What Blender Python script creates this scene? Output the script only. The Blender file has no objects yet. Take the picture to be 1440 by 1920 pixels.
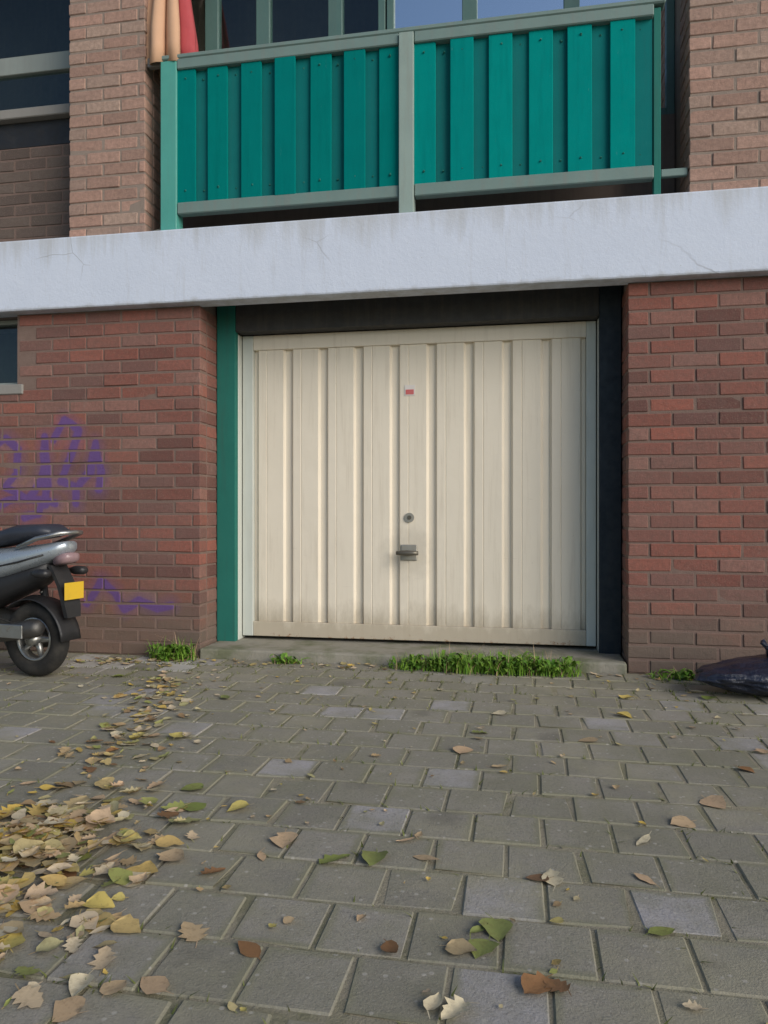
import bpy, bmesh, math, random
from mathutils import Vector, Matrix
random.seed(11)
R = math.radians
scene = bpy.context.scene
COL = scene.collection

# ------------------------------------------------------------------ camera
cam_data = bpy.data.cameras.new('camera')
cam_data.sensor_fit = 'VERTICAL'; cam_data.sensor_height = 24.0
cam_data.lens = 1423/1920*24.0
cam_data.clip_start = 0.05; cam_data.clip_end = 2000
cam = bpy.data.objects.new('camera', cam_data); COL.objects.link(cam)
CAM = Vector((0, -4.6, 0.937))
cam.location = CAM; cam.rotation_euler = (R(90), 0, R(10.5))
scene.camera = cam

# ------------------------------------------------------------------ sky and sun
SUN_AZ, SUN_EL = R(126), R(25)          # clockwise from +Y
world = bpy.data.worlds.new('World'); scene.world = world; world.use_nodes = True
wn = world.node_tree
sky = wn.nodes.new('ShaderNodeTexSky'); sky.sky_type = 'NISHITA'; sky.sun_disc = False
sky.sun_elevation = SUN_EL; sky.sun_rotation = SUN_AZ
sky.air_density = 1.0; sky.dust_density = .6; sky.ozone_density = 2.0
bg = wn.nodes['Background']; bg.inputs['Strength'].default_value = 0.085
wn.links.new(sky.outputs[0], bg.inputs['Color'])
sun = bpy.data.lights.new('sun', 'SUN'); sun.energy = 2.2; sun.angle = R(40); sun.color = (1, .93, .83)
suno = bpy.data.objects.new('sun', sun); COL.objects.link(suno)
tosun = Vector((math.sin(SUN_AZ)*math.cos(SUN_EL), math.cos(SUN_AZ)*math.cos(SUN_EL), math.sin(SUN_EL)))
suno.rotation_euler = tosun.to_track_quat('Z', 'Y').to_euler()
vs = scene.view_settings
vs.view_transform = 'Standard'; vs.look = 'None'; vs.gamma = 1.0; vs.exposure = 0.33
vs.use_curve_mapping = False

# ------------------------------------------------------------------ material helpers
class NT:
    def __init__(s, name):
        s.m = bpy.data.materials.new(name); s.m.use_nodes = True
        s.t = s.m.node_tree; s.b = s.t.nodes['Principled BSDF']
        s.pos = None
    def n(s, kind, **kw):
        nd = s.t.nodes.new(kind)
        for k, v in kw.items(): setattr(nd, k, v)
        return nd
    def set(s, sock, v):
        if isinstance(v, bpy.types.NodeSocket): s.t.links.new(v, sock)
        else:
            if isinstance(v, (tuple, list)) and len(v) == 3 and sock.type == 'RGBA': v = (*v, 1)
            sock.default_value = v
    def P(s):
        if s.pos is None: s.pos = s.n('ShaderNodeNewGeometry').outputs['Position']
        return s.pos
    def math(s, op, a, b=0.0, c=0.0, clamp=False):
        nd = s.n('ShaderNodeMath', operation=op, use_clamp=clamp)
        for i, v in enumerate((a, b, c)): s.set(nd.inputs[i], v)
        return nd.outputs[0]
    def vm(s, op, a, b=None, out=0, scale=None):
        nd = s.n('ShaderNodeVectorMath', operation=op)
        s.set(nd.inputs[0], a)
        if b is not None: s.set(nd.inputs[1], b)
        if scale is not None: s.set(nd.inputs['Scale'], scale)
        return nd.outputs['Value'] if op in ('LENGTH', 'DOT_PRODUCT', 'DISTANCE') else nd.outputs[0]
    def noise(s, scale, detail=4, rough=.55, vec=None, stretch=None, col=False):
        nd = s.n('ShaderNodeTexNoise'); v = vec or s.P()
        if stretch: v = s.vm('MULTIPLY', v, stretch)
        s.set(nd.inputs['Vector'], v); nd.inputs['Scale'].default_value = scale
        nd.inputs['Detail'].default_value = detail; nd.inputs['Roughness'].default_value = rough
        return nd.outputs['Color' if col else 'Fac']
    def ramp(s, fac, stops, interp='LINEAR'):
        nd = s.n('ShaderNodeValToRGB'); nd.color_ramp.interpolation = interp
        e = nd.color_ramp.elements
        while len(e) < len(stops): e.new(.5)
        for k, (p, c) in enumerate(stops):
            e[k].position = p
            e[k].color = (c, c, c, 1) if isinstance(c, (int, float)) else (*c, 1)
        s.set(nd.inputs[0], fac); return nd.outputs[0]
    def mix(s, fac, a, b, mode='MIX'):
        nd = s.n('ShaderNodeMix', data_type='RGBA', blend_type=mode)
        s.set(nd.inputs[0], fac); s.set(nd.inputs[6], a); s.set(nd.inputs[7], b)
        return nd.outputs[2]
    def rnd(s):
        o = s.n('ShaderNodeObjectInfo').outputs['Random']
        g = s.n('ShaderNodeNewGeometry').outputs['Random Per Island']
        return s.math('FRACT', s.math('ADD', s.math('MULTIPLY', o, 7.31), g))
    def bump(s, h, strength=.4, dist=.01):
        nd = s.n('ShaderNodeBump'); nd.inputs['Strength'].default_value = strength
        nd.inputs['Distance'].default_value = dist; s.set(nd.inputs['Height'], h)
        s.set(s.b.inputs['Normal'], nd.outputs[0])
    def out(s, color=None, rough=None, metal=None, spec=None):
        if color is not None: s.set(s.b.inputs['Base Color'], color)
        if rough is not None: s.set(s.b.inputs['Roughness'], rough)
        if metal is not None: s.set(s.b.inputs['Metallic'], metal)
        if spec is not None: s.set(s.b.inputs['Specular IOR Level'], spec)
        return s.m
def sepz(n):
    nd = n.n('ShaderNodeSeparateXYZ'); n.set(nd.inputs[0], n.P()); return nd.outputs

M = {}
def painted(name, col, var=.18, rough=.5, dirt=(.12, .10, .075), dirt_amt=.35, streak=True, metal=0, bump=.15):
    n = NT(name)
    v = n.noise(5, 5, .6)
    c = n.mix(v, [x*(1-var) for x in col], [min(1, x*(1+var)) for x in col])
    st = n.noise(4, 5, .65, stretch=(6, 6, .5)) if streak else n.noise(7, 6, .7)
    f = n.ramp(st, [(.5, 0), (.78, dirt_amt)])
    c = n.mix(f, c, dirt)
    fine = n.noise(90, 3, .6)
    n.bump(n.math('ADD', fine, n.math('MULTIPLY', st, .6)), bump, .004)
    M[name] = n.out(c, n.ramp(n.noise(25), [(.3, rough-.1), (.7, rough+.15)]), metal)
    return M[name]

def brick_mat(name, tones, graffiti=None, dirt_h=.35, soot=.25):
    n = NT(name)
    r = n.rnd()
    k = len(tones)
    c = n.ramp(r, [(i/(k-1), t) for i, t in enumerate(tones)])
    c = n.mix(n.ramp(n.noise(38, 5, .65), [(.35, 0), (.7, .45)]), c, (.11, .075, .062))
    c = n.mix(n.ramp(n.noise(120, 3, .7), [(.55, 0), (.75, .5)]), c, (.36, .25, .2))
    big = n.noise(2.2, 4, .6)
    c = n.mix(n.ramp(big, [(.42, 0), (.75, soot)]), c, (.17, .135, .115))
    z = sepz(n)[2]
    zz = n.math('ADD', z, n.math('MULTIPLY', n.noise(3.2, 5, .65), -.35))
    c = n.mix(n.ramp(zz, [(0, .75), (dirt_h, 0)]), c, (.15, .125, .10))
    # pale lime bloom
    c = n.mix(n.ramp(n.noise(6, 6, .7, stretch=(1, 1, .35)), [(.62, 0), (.82, .3)]), c, (.42, .37, .33))
    if graffiti:
        p = n.vm('ADD', n.P(), n.vm('SCALE', n.vm('SUBTRACT', n.noise(5, 1, .5, col=True), (.5, .5, .5)), scale=.05))
        p = n.vm('MULTIPLY', p, (1, 0, 1))
        d = None
        for line in graffiti:
            for a, b in zip(line[:-1], line[1:]):
                ba = (b[0]-a[0], 0, b[1]-a[1]); L2 = ba[0]**2+ba[2]**2
                pa = n.vm('SUBTRACT', p, (a[0], 0, a[1]))
                h = n.math('DIVIDE', n.vm('DOT_PRODUCT', pa, ba), L2, clamp=True)
                q = n.vm('LENGTH', n.vm('SUBTRACT', pa, n.vm('SCALE', ba, scale=h)))
                d = q if d is None else n.math('MINIMUM', d, q)
        edge = n.math('ADD', d, n.math('MULTIPLY', n.math('SUBTRACT', n.noise(190, 3, .7), .5), .022))
        f = n.ramp(edge, [(.022, .92), (.032, .25), (.09, 0)])
        c = n.mix(f, c, (.135, .075, .235))
    n.bump(n.math('ADD', n.noise(160, 4, .65), n.math('MULTIPLY', n.noise(35, 4, .6), 1.2)), .55, .006)
    M[name] = n.out(c, n.ramp(n.noise(60), [(.3, .78), (.7, .95)]), spec=.25)

GRAF = [
 [(-3.62, 1.22), (-3.56, 1.38), (-3.46, 1.44), (-3.38, 1.36), (-3.38, 1.2), (-3.47, 1.1), (-3.3, 1.02), (-3.19, 1.16), (-3.17, 1.44), (-3.15, 1.12), (-3.21, .93), (-3.33, .9)],
 [(-3.1, 1.42), (-3.03, 1.55), (-2.93, 1.48), (-2.98, 1.3), (-3.06, 1.14), (-2.93, 1.1), (-2.83, 1.2), (-2.8, 1.4), (-2.76, 1.22), (-2.78, 1.08)],
 [(-3.55, .98), (-3.3, 1.03), (-3.1, 1.0)],
 [(-3.17, 1.14), (-3.165, .98)], [(-2.94, 1.1), (-2.935, .99)],
 [(-2.86, .33), (-2.76, .48), (-2.66, .4), (-2.6, .3), (-2.48, .36), (-2.36, .3), (-2.27, .33)],
]
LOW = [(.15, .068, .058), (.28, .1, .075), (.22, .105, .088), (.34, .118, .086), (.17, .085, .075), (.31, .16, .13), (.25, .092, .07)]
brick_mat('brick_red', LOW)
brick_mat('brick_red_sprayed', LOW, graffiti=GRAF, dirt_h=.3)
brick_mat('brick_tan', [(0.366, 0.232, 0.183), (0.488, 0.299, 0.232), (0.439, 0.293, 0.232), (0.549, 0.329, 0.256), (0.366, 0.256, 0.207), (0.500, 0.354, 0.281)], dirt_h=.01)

def mortar():
    n = NT('mortar')
    c = n.mix(n.noise(14, 6, .7), (.16, .108, .09), (.26, .185, .155))
    n.bump(n.noise(140, 4, .7), .7, .006); M['mortar'] = n.out(c, .95, spec=.2)
mortar()

M['mortar_pale'] = M['mortar'].copy()
for nd in M['mortar_pale'].node_tree.nodes:
    if nd.type == 'MIX': nd.inputs[6].default_value = (.22, .175, .145, 1); nd.inputs[7].default_value = (.36, .29, .245, 1)
def concrete_white():
    n = NT('white_concrete')
    c = n.mix(n.noise(3, 5, .6), (.60, .655, .77), (.67, .725, .84))
    c = n.mix(n.ramp(n.noise(6, 6, .7, stretch=(3.5, 1, .35)), [(.56, 0), (.8, .35)]), c, (.4, .39, .37))
    c = n.mix(n.ramp(n.noise(70, 4, .7), [(.66, 0), (.74, .5)]), c, (.35, .33, .3))
    z = sepz(n)[2]
    drip = n.math('ADD', n.math('SUBTRACT', 3.242, z), n.math('MULTIPLY', n.noise(7, 5, .7, stretch=(1.6, 1, .12)), -.75))
    c = n.mix(n.ramp(drip, [(.07, .5), (.26, 0)]), c, (.43, .43, .42))
    low = n.math('ADD', n.math('SUBTRACT', z, 1.77), n.math('MULTIPLY', n.noise(9, 6, .7), -.12))
    c = n.mix(n.ramp(low, [(.42, .6), (.465, 0)]), c, (.33, .32, .29))
    vo = n.n('ShaderNodeTexVoronoi', feature='DISTANCE_TO_EDGE'); vo.inputs['Scale'].default_value = 1.1
    n.set(vo.inputs['Vector'], n.vm('ADD', n.P(), n.vm('SCALE', n.noise(3, 3, .5, col=True), scale=.13)))
    crack = n.math('MULTIPLY', n.ramp(vo.outputs['Distance'], [(.0, 1), (.0025, 0)]), n.ramp(n.noise(1.2, 2), [(.54, 0), (.62, .5)]))
    c = n.mix(crack, c, (.2, .19, .18))
    n.bump(n.math('ADD', n.noise(60, 5, .7), n.math('MULTIPLY', n.noise(6, 3), 1.5)), .25, .008)
    M['white_concrete'] = n.out(c, .8, spec=.3)
concrete_white()

def door_paint():
    n = NT('door_cream')
    c = n.mix(n.noise(2.5, 5, .6), (.76, .685, .56), (.83, .755, .63))
    c = n.mix(n.ramp(n.noise(5, 6, .7, stretch=(7, 7, .35)), [(.52, 0), (.78, .42)]), c, (.52, .44, .33))
    z = sepz(n)[2]
    zz = n.math('ADD', z, n.math('MULTIPLY', n.noise(11, 6, .7, stretch=(1, 1, .4)), -.32))
    c = n.mix(n.ramp(zz, [(.0, .65), (.17, 0)]), c, (.36, .3, .21))
    rust = n.math('ADD', n.math('ADD', z, .5), n.math('MULTIPLY', n.noise(26, 5, .75), -.3))
    c = n.mix(n.ramp(rust, [(.40, .9), (.43, 0)]), c, (.26, .12, .05))
    c = n.mix(n.ramp(n.noise(34, 6, .75), [(.68, 0), (.73, .55)]), c, (.4, .34, .26))
    c = n.mix(n.ramp(n.noise(9, 3, .5, stretch=(1, 1, 22)), [(.74, 0), (.77, .35)]), c, (.45, .4, .33))
    d = n.vm('LENGTH', n.vm('SUBTRACT', n.P(), (-.76, .38, .66)))
    d = n.math('ADD', d, n.math('MULTIPLY', n.noise(12, 5, .7), -.22))
    c = n.mix(n.ramp(d, [(0, .35), (.1, 0)]), c, (.48, .43, .34))
    n.bump(n.math('ADD', n.noise(3.5, 3, .5), n.math('MULTIPLY', n.noise(90, 3), .05)), .35, .02)
    M['door_cream'] = n.out(c, n.ramp(n.noise(20), [(.3, .42), (.7, .68)]), spec=.35)
door_paint()
painted('door_edge', (.58, .60, .55), .06, .5, (.35, .33, .27), .3)
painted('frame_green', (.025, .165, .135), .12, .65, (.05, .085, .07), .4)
M['frame_green'].node_tree.nodes['Principled BSDF'].inputs['Specular IOR Level'].default_value = .15
def fade(nm):
    n = NT.__new__(NT); n.m = M[nm]; n.t = n.m.node_tree; n.b = n.t.nodes['Principled BSDF']; n.pos = None
    n.b.inputs['Specular IOR Level'].default_value = .05
    src = n.b.inputs['Base Color'].links[0].from_socket
    c = n.mix(n.math('MULTIPLY', n.rnd(), .4), src, (.0, .17, .17))
    c = n.mix(n.ramp(n.noise(14, 6, .75, stretch=(3, 3, .6)), [(.66, 0), (.74, .5)]), c, (.09, .3, .28))
    n.set(n.b.inputs['Base Color'], c)
painted('teal', (.0, .26, .235), .14, .8, (.0, .15, .14), .5)
fade('teal')
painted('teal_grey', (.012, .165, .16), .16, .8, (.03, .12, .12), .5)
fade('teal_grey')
painted('frame_green_shade', (.01, .02, .03), .15, .6, (.02, .025, .028), .3)  # near-black copy of the frame green, deep shade mixed in
painted('teal_deep', (.0, .19, .172), .14, .8, (.0, .12, .11), .5)
fade('teal_deep')
painted('teal_light', (.085, .36, .3), .12, .5, (.12, .25, .22), .35)
painted('rail_grey', (.17, .245, .225), .15, .5, (.22, .2, .18), .45)
painted('post_grey', (.28, .36, .325), .12, .5, (.25, .24, .2), .4)
painted('window_grey', (.29, .32, .295), .1, .45, (.2, .19, .17), .3)
painted('window_green', (.09, .17, .155), .1, .45, (.1, .12, .11), .3)
painted('render_brown', (.2, .155, .135), .15, .9, (.12, .1, .09), .5)
painted('sill_stone', (.27, .255, .235), .12, .85, (.2, .18, .16), .5)
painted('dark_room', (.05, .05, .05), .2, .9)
painted('black_plastic', (.018, .018, .02), .2, .5, (.07, .065, .06), .35, False)
painted('black_rubber', (.016, .015, .014), .2, .85, (.09, .08, .065), .5, False)
painted('silver_paint', (.42, .47, .52), .06, .3, (.25, .24, .23), .25, False, .55, .03)
painted('steel', (.42, .42, .41), .1, .35, (.2, .15, .1), .4, False, .9, .05)
painted('dark_steel', (.12, .115, .11), .15, .5, (.14, .09, .05), .5, False, .8, .1)
painted('seat_vinyl', (.03, .035, .05), .2, .45, (.07, .07, .07), .3, False)
painted('plate_yellow', (.72, .46, .03), .05, .4, (.35, .25, .06), .3, False)
painted('smoked_lens', (.3, .2, .21), .1, .2, (.2, .12, .12), .1, False)
painted('orange_lens', (.75, .25, .01), .1, .2, (.4, .15, .03), .1, False)
painted('clear_lens', (.6, .62, .64), .1, .1, (.4, .4, .4), .1, False)
painted('handle_metal', (.17, .155, .125), .15, .42, (.09, .07, .05), .4, False, .6)
painted('lock_metal', (.42, .40, .35), .1, .4, (.25, .2, .15), .4, False, .6)
painted('sticker_red', (.62, .13, .13), .1, .5, (.5, .35, .3), .3, False)
painted('sticker_white', (.75, .7, .66), .05, .5, (.5, .4, .35), .3, False)
painted('cloth_red', (.45, .075, .085), .15, .9, (.3, .08, .07), .3)
painted('cloth_peach', (.62, .38, .24), .12, .9, (.45, .28, .2), .3)
painted('curtain_sky_tint', (.5, .66, .95), .08, .9, (.42, .56, .85), .4)  # blue of the sky reflected in the panes, put into the cloth colour
painted('curtain_grey', (.42, .47, .47), .1, .9, (.3, .34, .34), .4)

def bag_mat():
    n = NT('bag_film')
    n.bump(n.noise(18, 5, .7), .8, .02)
    M['bag_film'] = n.out(n.mix(n.noise(6), (.009, .011, .02), (.02, .028, .06)), .28, spec=.6)
bag_mat()
def glass_mat(name, refl, tint):
    n = NT(name)
    g = n.n('ShaderNodeBsdfGlossy'); g.inputs['Roughness'].default_value = .02
    g.inputs['Color'].default_value = (.95, .97, 1, 1)
    tr = n.n('ShaderNodeBsdfTransparent'); tr.inputs['Color'].default_value = (*tint, 1)
    mx = n.n('ShaderNodeMixShader'); mx.inputs[0].default_value = refl
    n.t.links.new(tr.outputs[0], mx.inputs[1]); n.t.links.new(g.outputs[0], mx.inputs[2])
    b = n.n('ShaderNodeBump'); b.inputs['Strength'].default_value = .05; b.inputs['Distance'].default_value = .02
    n.set(b.inputs['Height'], n.noise(1.5, 2)); n.t.links.new(b.outputs[0], g.inputs['Normal'])
    n.t.links.new(mx.outputs[0], n.t.nodes['Material Output'].inputs[0]); M[name] = n.m
glass_mat('glass_clear', .045, (.8, .86, .85))
glass_mat('glass_coated', .95, (.95, .97, 1))

def paver_mat():
    n = NT('paver')
    r = n.rnd()
    c = n.ramp(r, [(0, (0.258, 0.239, 0.199)), (.35, (0.293, 0.271, 0.224)), (.7, (0.325, 0.300, 0.252)), (.9, (0.342, 0.314, 0.274)), (.94, (0.414, 0.392, 0.392)), (1, (0.448, 0.420, 0.426))])
    c = n.mix(n.ramp(n.noise(7, 6, .65), [(.38, 0), (.72, .7)]), c, (0.274, 0.263, 0.190))
    c = n.mix(n.ramp(n.noise(1.7, 4, .6), [(.48, 0), (.68, .65)]), c, (0.235, 0.224, 0.157))
    c = n.mix(n.ramp(n.noise(3.1, 5, .6, stretch=(1, 1.4, 1)), [(.56, 0), (.74, .45)]), c, (0.426, 0.381, 0.336))
    c = n.mix(n.ramp(n.noise(95, 4, .75), [(.3, .45), (.5, 0)]), c, (0.123, 0.112, 0.095))
    c = n.mix(n.ramp(n.noise(150, 3, .7), [(.6, 0), (.75, .5)]), c, (0.538, 0.504, 0.448))
    ge = n.n('ShaderNodeTexCoord').outputs['Generated']
    q = n.vm('ABSOLUTE', n.vm('SUBTRACT', ge, (0.550, 0.550, 0.550)))
    sx = n.n('ShaderNodeSeparateXYZ'); n.set(sx.inputs[0], q)
    ed = n.math('SUBTRACT', .5, n.math('MAXIMUM', sx.outputs[0], sx.outputs[1]))
    ed = n.math('ADD', ed, n.math('MULTIPLY', n.math('SUBTRACT', n.noise(16, 6, .7), .5), .22))
    c = n.mix(n.ramp(ed, [(.0, .75), (.09, 0)]), c, (0.253, 0.242, 0.165))
    c = n.mix(n.ramp(n.noise(1.25, 7, .68), [(.5, 0), (.66, .8)]), c, n.mix(n.noise(60, 4, .7), (0.305, 0.278, 0.191), (0.418, 0.383, 0.286)))
    vo = n.n('ShaderNodeTexVoronoi'); vo.inputs['Scale'].default_value = 2.3; n.set(vo.inputs['Vector'], n.vm('ADD', n.P(), n.vm('SCALE', n.noise(9, 4, .6, col=True), scale=.12)))
    c = n.mix(n.ramp(vo.outputs['Distance'], [(.1, .45), (.2, 0)]), c, (0.143, 0.132, 0.110))
    vo2 = n.n('ShaderNodeTexVoronoi'); vo2.inputs['Scale'].default_value = 26; n.set(vo2.inputs['Vector'], n.P())
    c = n.mix(n.ramp(vo2.outputs['Distance'], [(.1, .6), (.17, 0)]), c, (0.495, 0.462, 0.407))
    n.bump(n.math('ADD', n.noise(170, 5, .7), n.math('MULTIPLY', n.noise(24, 4, .6), 1.0)), .55, .006)
    M['paver'] = n.out(c, .92, spec=.2)
paver_mat()
def soil_mat():
    n = NT('joint_soil')
    c = n.mix(n.noise(9, 6, .7), (0.302, 0.273, 0.200), (0.432, 0.385, 0.290))
    c = n.mix(n.ramp(n.noise(5, 5, .65), [(.48, 0), (.66, .7)]), c, (0.130, 0.144, 0.055))
    c = n.mix(n.ramp(n.noise(1.25, 7, .68), [(.5, 0), (.66, .8)]), c, n.mix(n.noise(60, 4, .7), (0.292, 0.268, 0.180), (0.400, 0.369, 0.270)))
    n.bump(n.noise(90, 5, .75), .9, .012); M['joint_soil'] = n.out(c, .97, spec=.15)
soil_mat()
def thr_mat():
    n = NT('old_concrete')
    c = n.mix(n.noise(8, 6, .7), (.27, .255, .21), (.4, .37, .31))
    c = n.mix(n.ramp(n.noise(5, 5, .6), [(.45, 0), (.65, .7)]), c, (.13, .15, .07))
    n.bump(n.noise(80, 5, .75), .8, .01); M['old_concrete'] = n.out(c, .95, spec=.2)
thr_mat()
LEAFC = {'cream': [(0.567, 0.499, 0.351), (0.675, 0.581, 0.392), (0.486, 0.405, 0.257)], 'tan': [(0.486, 0.338, 0.203), (0.567, 0.392, 0.243), (0.405, 0.311, 0.176)],
         'yellow': [(0.567, 0.392, 0.081), (0.648, 0.486, 0.135), (0.486, 0.405, 0.121)], 'green': [(0.135, 0.189, 0.041), (0.270, 0.297, 0.081), (0.176, 0.203, 0.068)],
         'brown': [(0.189, 0.101, 0.047), (0.297, 0.149, 0.061), (0.135, 0.095, 0.068)]}
LEAFC['mix'] = [LEAFC['brown'][0], LEAFC['tan'][2], LEAFC['yellow'][0], LEAFC['tan'][0], LEAFC['yellow'][2], LEAFC['cream'][2], LEAFC['green'][1], LEAFC['tan'][1], LEAFC['cream'][0], LEAFC['tan'][0]]
def leaf_mat(k, tones):
    n = NT('leaf_'+k)
    c = n.ramp(n.rnd(), [(i/(len(tones)-1), t) for i, t in enumerate(tones)])
    c = n.mix(n.ramp(n.noise(60, 5, .7), [(.5, 0), (.75, .5)]), c, (.13, .085, .04))
    n.bump(n.noise(120, 3), .3, .003)
    M['leaf_'+k] = n.out(c, .75, spec=.3)
for k, t in LEAFC.items(): leaf_mat(k, t)
def grass_mat(name, a, b):
    n = NT(name)
    c = n.mix(n.rnd(), a, b)
    c = n.mix(n.ramp(n.noise(20), [(.55, 0), (.8, .4)]), c, (.2, .2, .06))
    M[name] = n.out(c, .6, spec=.35)
grass_mat('grass', (.085, .21, .016), (.23, .38, .045))
grass_mat('weed_leaf', (.075, .2, .018), (.2, .33, .045))
grass_mat('moss', (.1, .125, .03), (.19, .2, .06))

# ------------------------------------------------------------------ mesh helpers
def link(name, me, mat=None, parent=None, loc=(0, 0, 0), rot=(0, 0, 0), smooth=False):
    o = bpy.data.objects.new(name, me); COL.objects.link(o)
    o.location = loc; o.rotation_euler = rot
    if parent: o.parent = parent
    if mat and me and not me.materials: me.materials.append(M[mat])
    if smooth:
        for p in me.polygons: p.use_smooth = True
    return o
def mesh(bm, name='mesh'):
    bmesh.ops.recalc_face_normals(bm, faces=bm.faces)
    me = bpy.data.meshes.new(name); bm.to_mesh(me); bm.free(); return me
def bx(bm, x0, x1, y0, y1, z0, z1, bev=0, seg=1, jit=0):
    r = bmesh.ops.create_cube(bm, size=1)
    vs_ = r['verts']
    for v in vs_:
        v.co = Vector((x0+(v.co.x+.5)*(x1-x0), y0+(v.co.y+.5)*(y1-y0), z0+(v.co.z+.5)*(z1-z0)))
        if jit: v.co += Vector([random.uniform(-jit, jit) for _ in range(3)])
    if bev:
        es = list({e for v in vs_ for e in v.link_edges})
        bmesh.ops.bevel(bm, geom=es, offset=bev, segments=seg, affect='EDGES', profile=.5)
    return bm
def box(name, mat, parent, x0, x1, y0, y1, z0, z1, bev=.003, seg=1):
    return link(name, mesh(bx(bmesh.new(), x0, x1, y0, y1, z0, z1, bev, seg)), mat, parent)
def loft(bm, rings, caps=True):
    vr = [[bm.verts.new(p) for p in ring] for ring in rings]
    n = len(vr[0])
    for a, b in zip(vr[:-1], vr[1:]):
        for i in range(n): bm.faces.new((a[i], a[(i+1) % n], b[(i+1) % n], b[i]))
    if caps:
        bm.faces.new(vr[0]); bm.faces.new(list(reversed(vr[-1])))
    return bm
def tube(bm, pts, rad, n=10):
    pts = [Vector(p) for p in pts]; rings = []
    if not isinstance(rad, (list, tuple)): rad = [rad]*len(pts)
    for i, p in enumerate(pts):
        d = (pts[min(i+1, len(pts)-1)]-pts[max(i-1, 0)]).normalized()
        u = d.cross(Vector((0, 0, 1)) if abs(d.z) < .9 else Vector((1, 0, 0))).normalized(); w = d.cross(u)
        rings.append([p+(u*math.cos(a)+w*math.sin(a))*rad[i] for a in [2*math.pi*k/n for k in range(n)]])
    return loft(bm, rings)
def sell(cx, cy, cz, hw, hh, n=16, e=.6):   # superellipse ring in the yz plane at x=cx
    out = []
    for k in range(n):
        a = 2*math.pi*k/n; c, s_ = math.cos(a), math.sin(a)
        out.append(Vector((cx, cy+hw*math.copysign(abs(c)**e, c), cz+hh*math.copysign(abs(s_)**e, s_))))
    return out
def torus(bm, R0, r, nu=36, nv=12, flat=1.0):
    rings = []
    g = [[bm.verts.new(((R0+r*math.cos(b))*math.cos(a), r*flat*math.sin(b), (R0+r*math.cos(b))*math.sin(a)))
          for b in [2*math.pi*j/nv for j in range(nv)]] for a in [2*math.pi*i/nu for i in range(nu)]]
    for i in range(nu):
        for j in range(nv): bm.faces.new((g[i][j], g[(i+1) % nu][j], g[(i+1) % nu][(j+1) % nv], g[i][(j+1) % nv]))
    return bm
def empty(name, loc=(0, 0, 0), rz=0, label=None, cat=None, group=None, parent=None):
    o = bpy.data.objects.new(name, None); COL.objects.link(o); o.location = loc; o.rotation_euler = (0, 0, rz)
    o.empty_display_size = .2
    if parent: o.parent = parent
    if label: tag(o, label, cat, group)
    return o
def tag(o, label, cat, group=None):
    o['label'] = label; o['category'] = cat
    if group: o['group'] = group
    return o
def kind(o, k): o['kind'] = k; return o

# ------------------------------------------------------------------ the ground
bm = bmesh.new()
NG = 60
def gh(x, y): return 0.0
v = [bm.verts.new(p) for p in ((-300, -300, -.0034), (300, -300, -.0034), (300, 300, -.0034), (-300, 300, -.0034))]
bm.faces.new(v)
ground = kind(link('ground', mesh(bm), 'joint_soil'), 'structure')

# paving of square concrete pavers
PS = .2; GAP = .008
pav_meshes = []
def chip(bm_, i):
    if i % 2: return
    for _ in range(1 if i < 6 else 2):
        sx_, sy_ = random.choice((-1, 1)), random.choice((-1, 1))
        for q in bm_.verts:
            if q.co.z > -.006 and q.co.x*sx_ > PS/2-.02 and q.co.y*sy_ > PS/2-.02:
                q.co.x -= sx_*random.uniform(.006, .016); q.co.y -= sy_*random.uniform(.006, .016); q.co.z -= random.uniform(.0, .003)
for i in range(10):
    b = bmesh.new(); bx(b, -PS/2+GAP/2, PS/2-GAP/2, -PS/2+GAP/2, PS/2-GAP/2, -.05, 0, .004, 1, .0009); chip(b, i); pav_meshes.append(mesh(b, 'paver'))
for m in pav_meshes: m.materials.append(M['paver'])
pale_mesh = pav_meshes[0].copy(); pale_mesh.materials.clear()
painted('pale_paver', (.46, .44, .4), .2, .9, (.3, .28, .2), .6, False, 0, .5); pale_mesh.materials.append(M['pale_paver'])
pavement = bpy.data.objects.new('pavement', None); COL.objects.link(pavement); kind(pavement, 'structure')
f_, th = 1423, R(10.5)
fw = Vector((-math.sin(th), math.cos(th), 0)); rt = Vector((math.cos(th), math.sin(th), 0))
def in_view(p, m=60):
    d = Vector(p)-CAM; t = d.dot(fw)
    if t < .3: return None
    u = 720+f_*d.dot(rt)/t; w = 960-f_*d.z/t
    return t if (-m < u < 1440+m and -m < w < 1920+m) else None
cells = []
for i in range(-40, 32):
    for j in range(0, 34):
        x = i*PS+.05+(PS/2 if j % 2 else 0); y = -.13-j*PS
        cells.append((x, y))
vis = sorted([(in_view((x, y, 0)), x, y) for x, y in cells if in_view((x, y, 0), 45)])
near = {(x, y) for _, x, y in vis[:300]}
rest = bmesh.new()
for x, y in cells:
    z = min(.0022, max(-.0006, random.gauss(.0002, .001))); tl = (random.gauss(0, .0035), random.gauss(0, .0035), random.gauss(0, .009)+random.choice((0, 1, 2, 3))*math.pi/2)
    me = random.choice(pav_meshes)
    if -2.78 < x < -2.05 and y > -.34 and random.random() < .8: me = pale_mesh
    if (x, y) in near:
        link('paver', me, None, pavement, (x, y, z), tl)
    else:
        k0 = len(rest.verts); rest.from_mesh(me); rest.verts.ensure_lookup_table()
        mt = Matrix.Translation((x, y, z)) @ __import__('mathutils').Euler(tl).to_matrix().to_4x4()
        for q in rest.verts[k0:]: q.co = mt @ q.co
kind(link('far_pavers', mesh(rest), 'paver', pavement), 'stuff')

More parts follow.
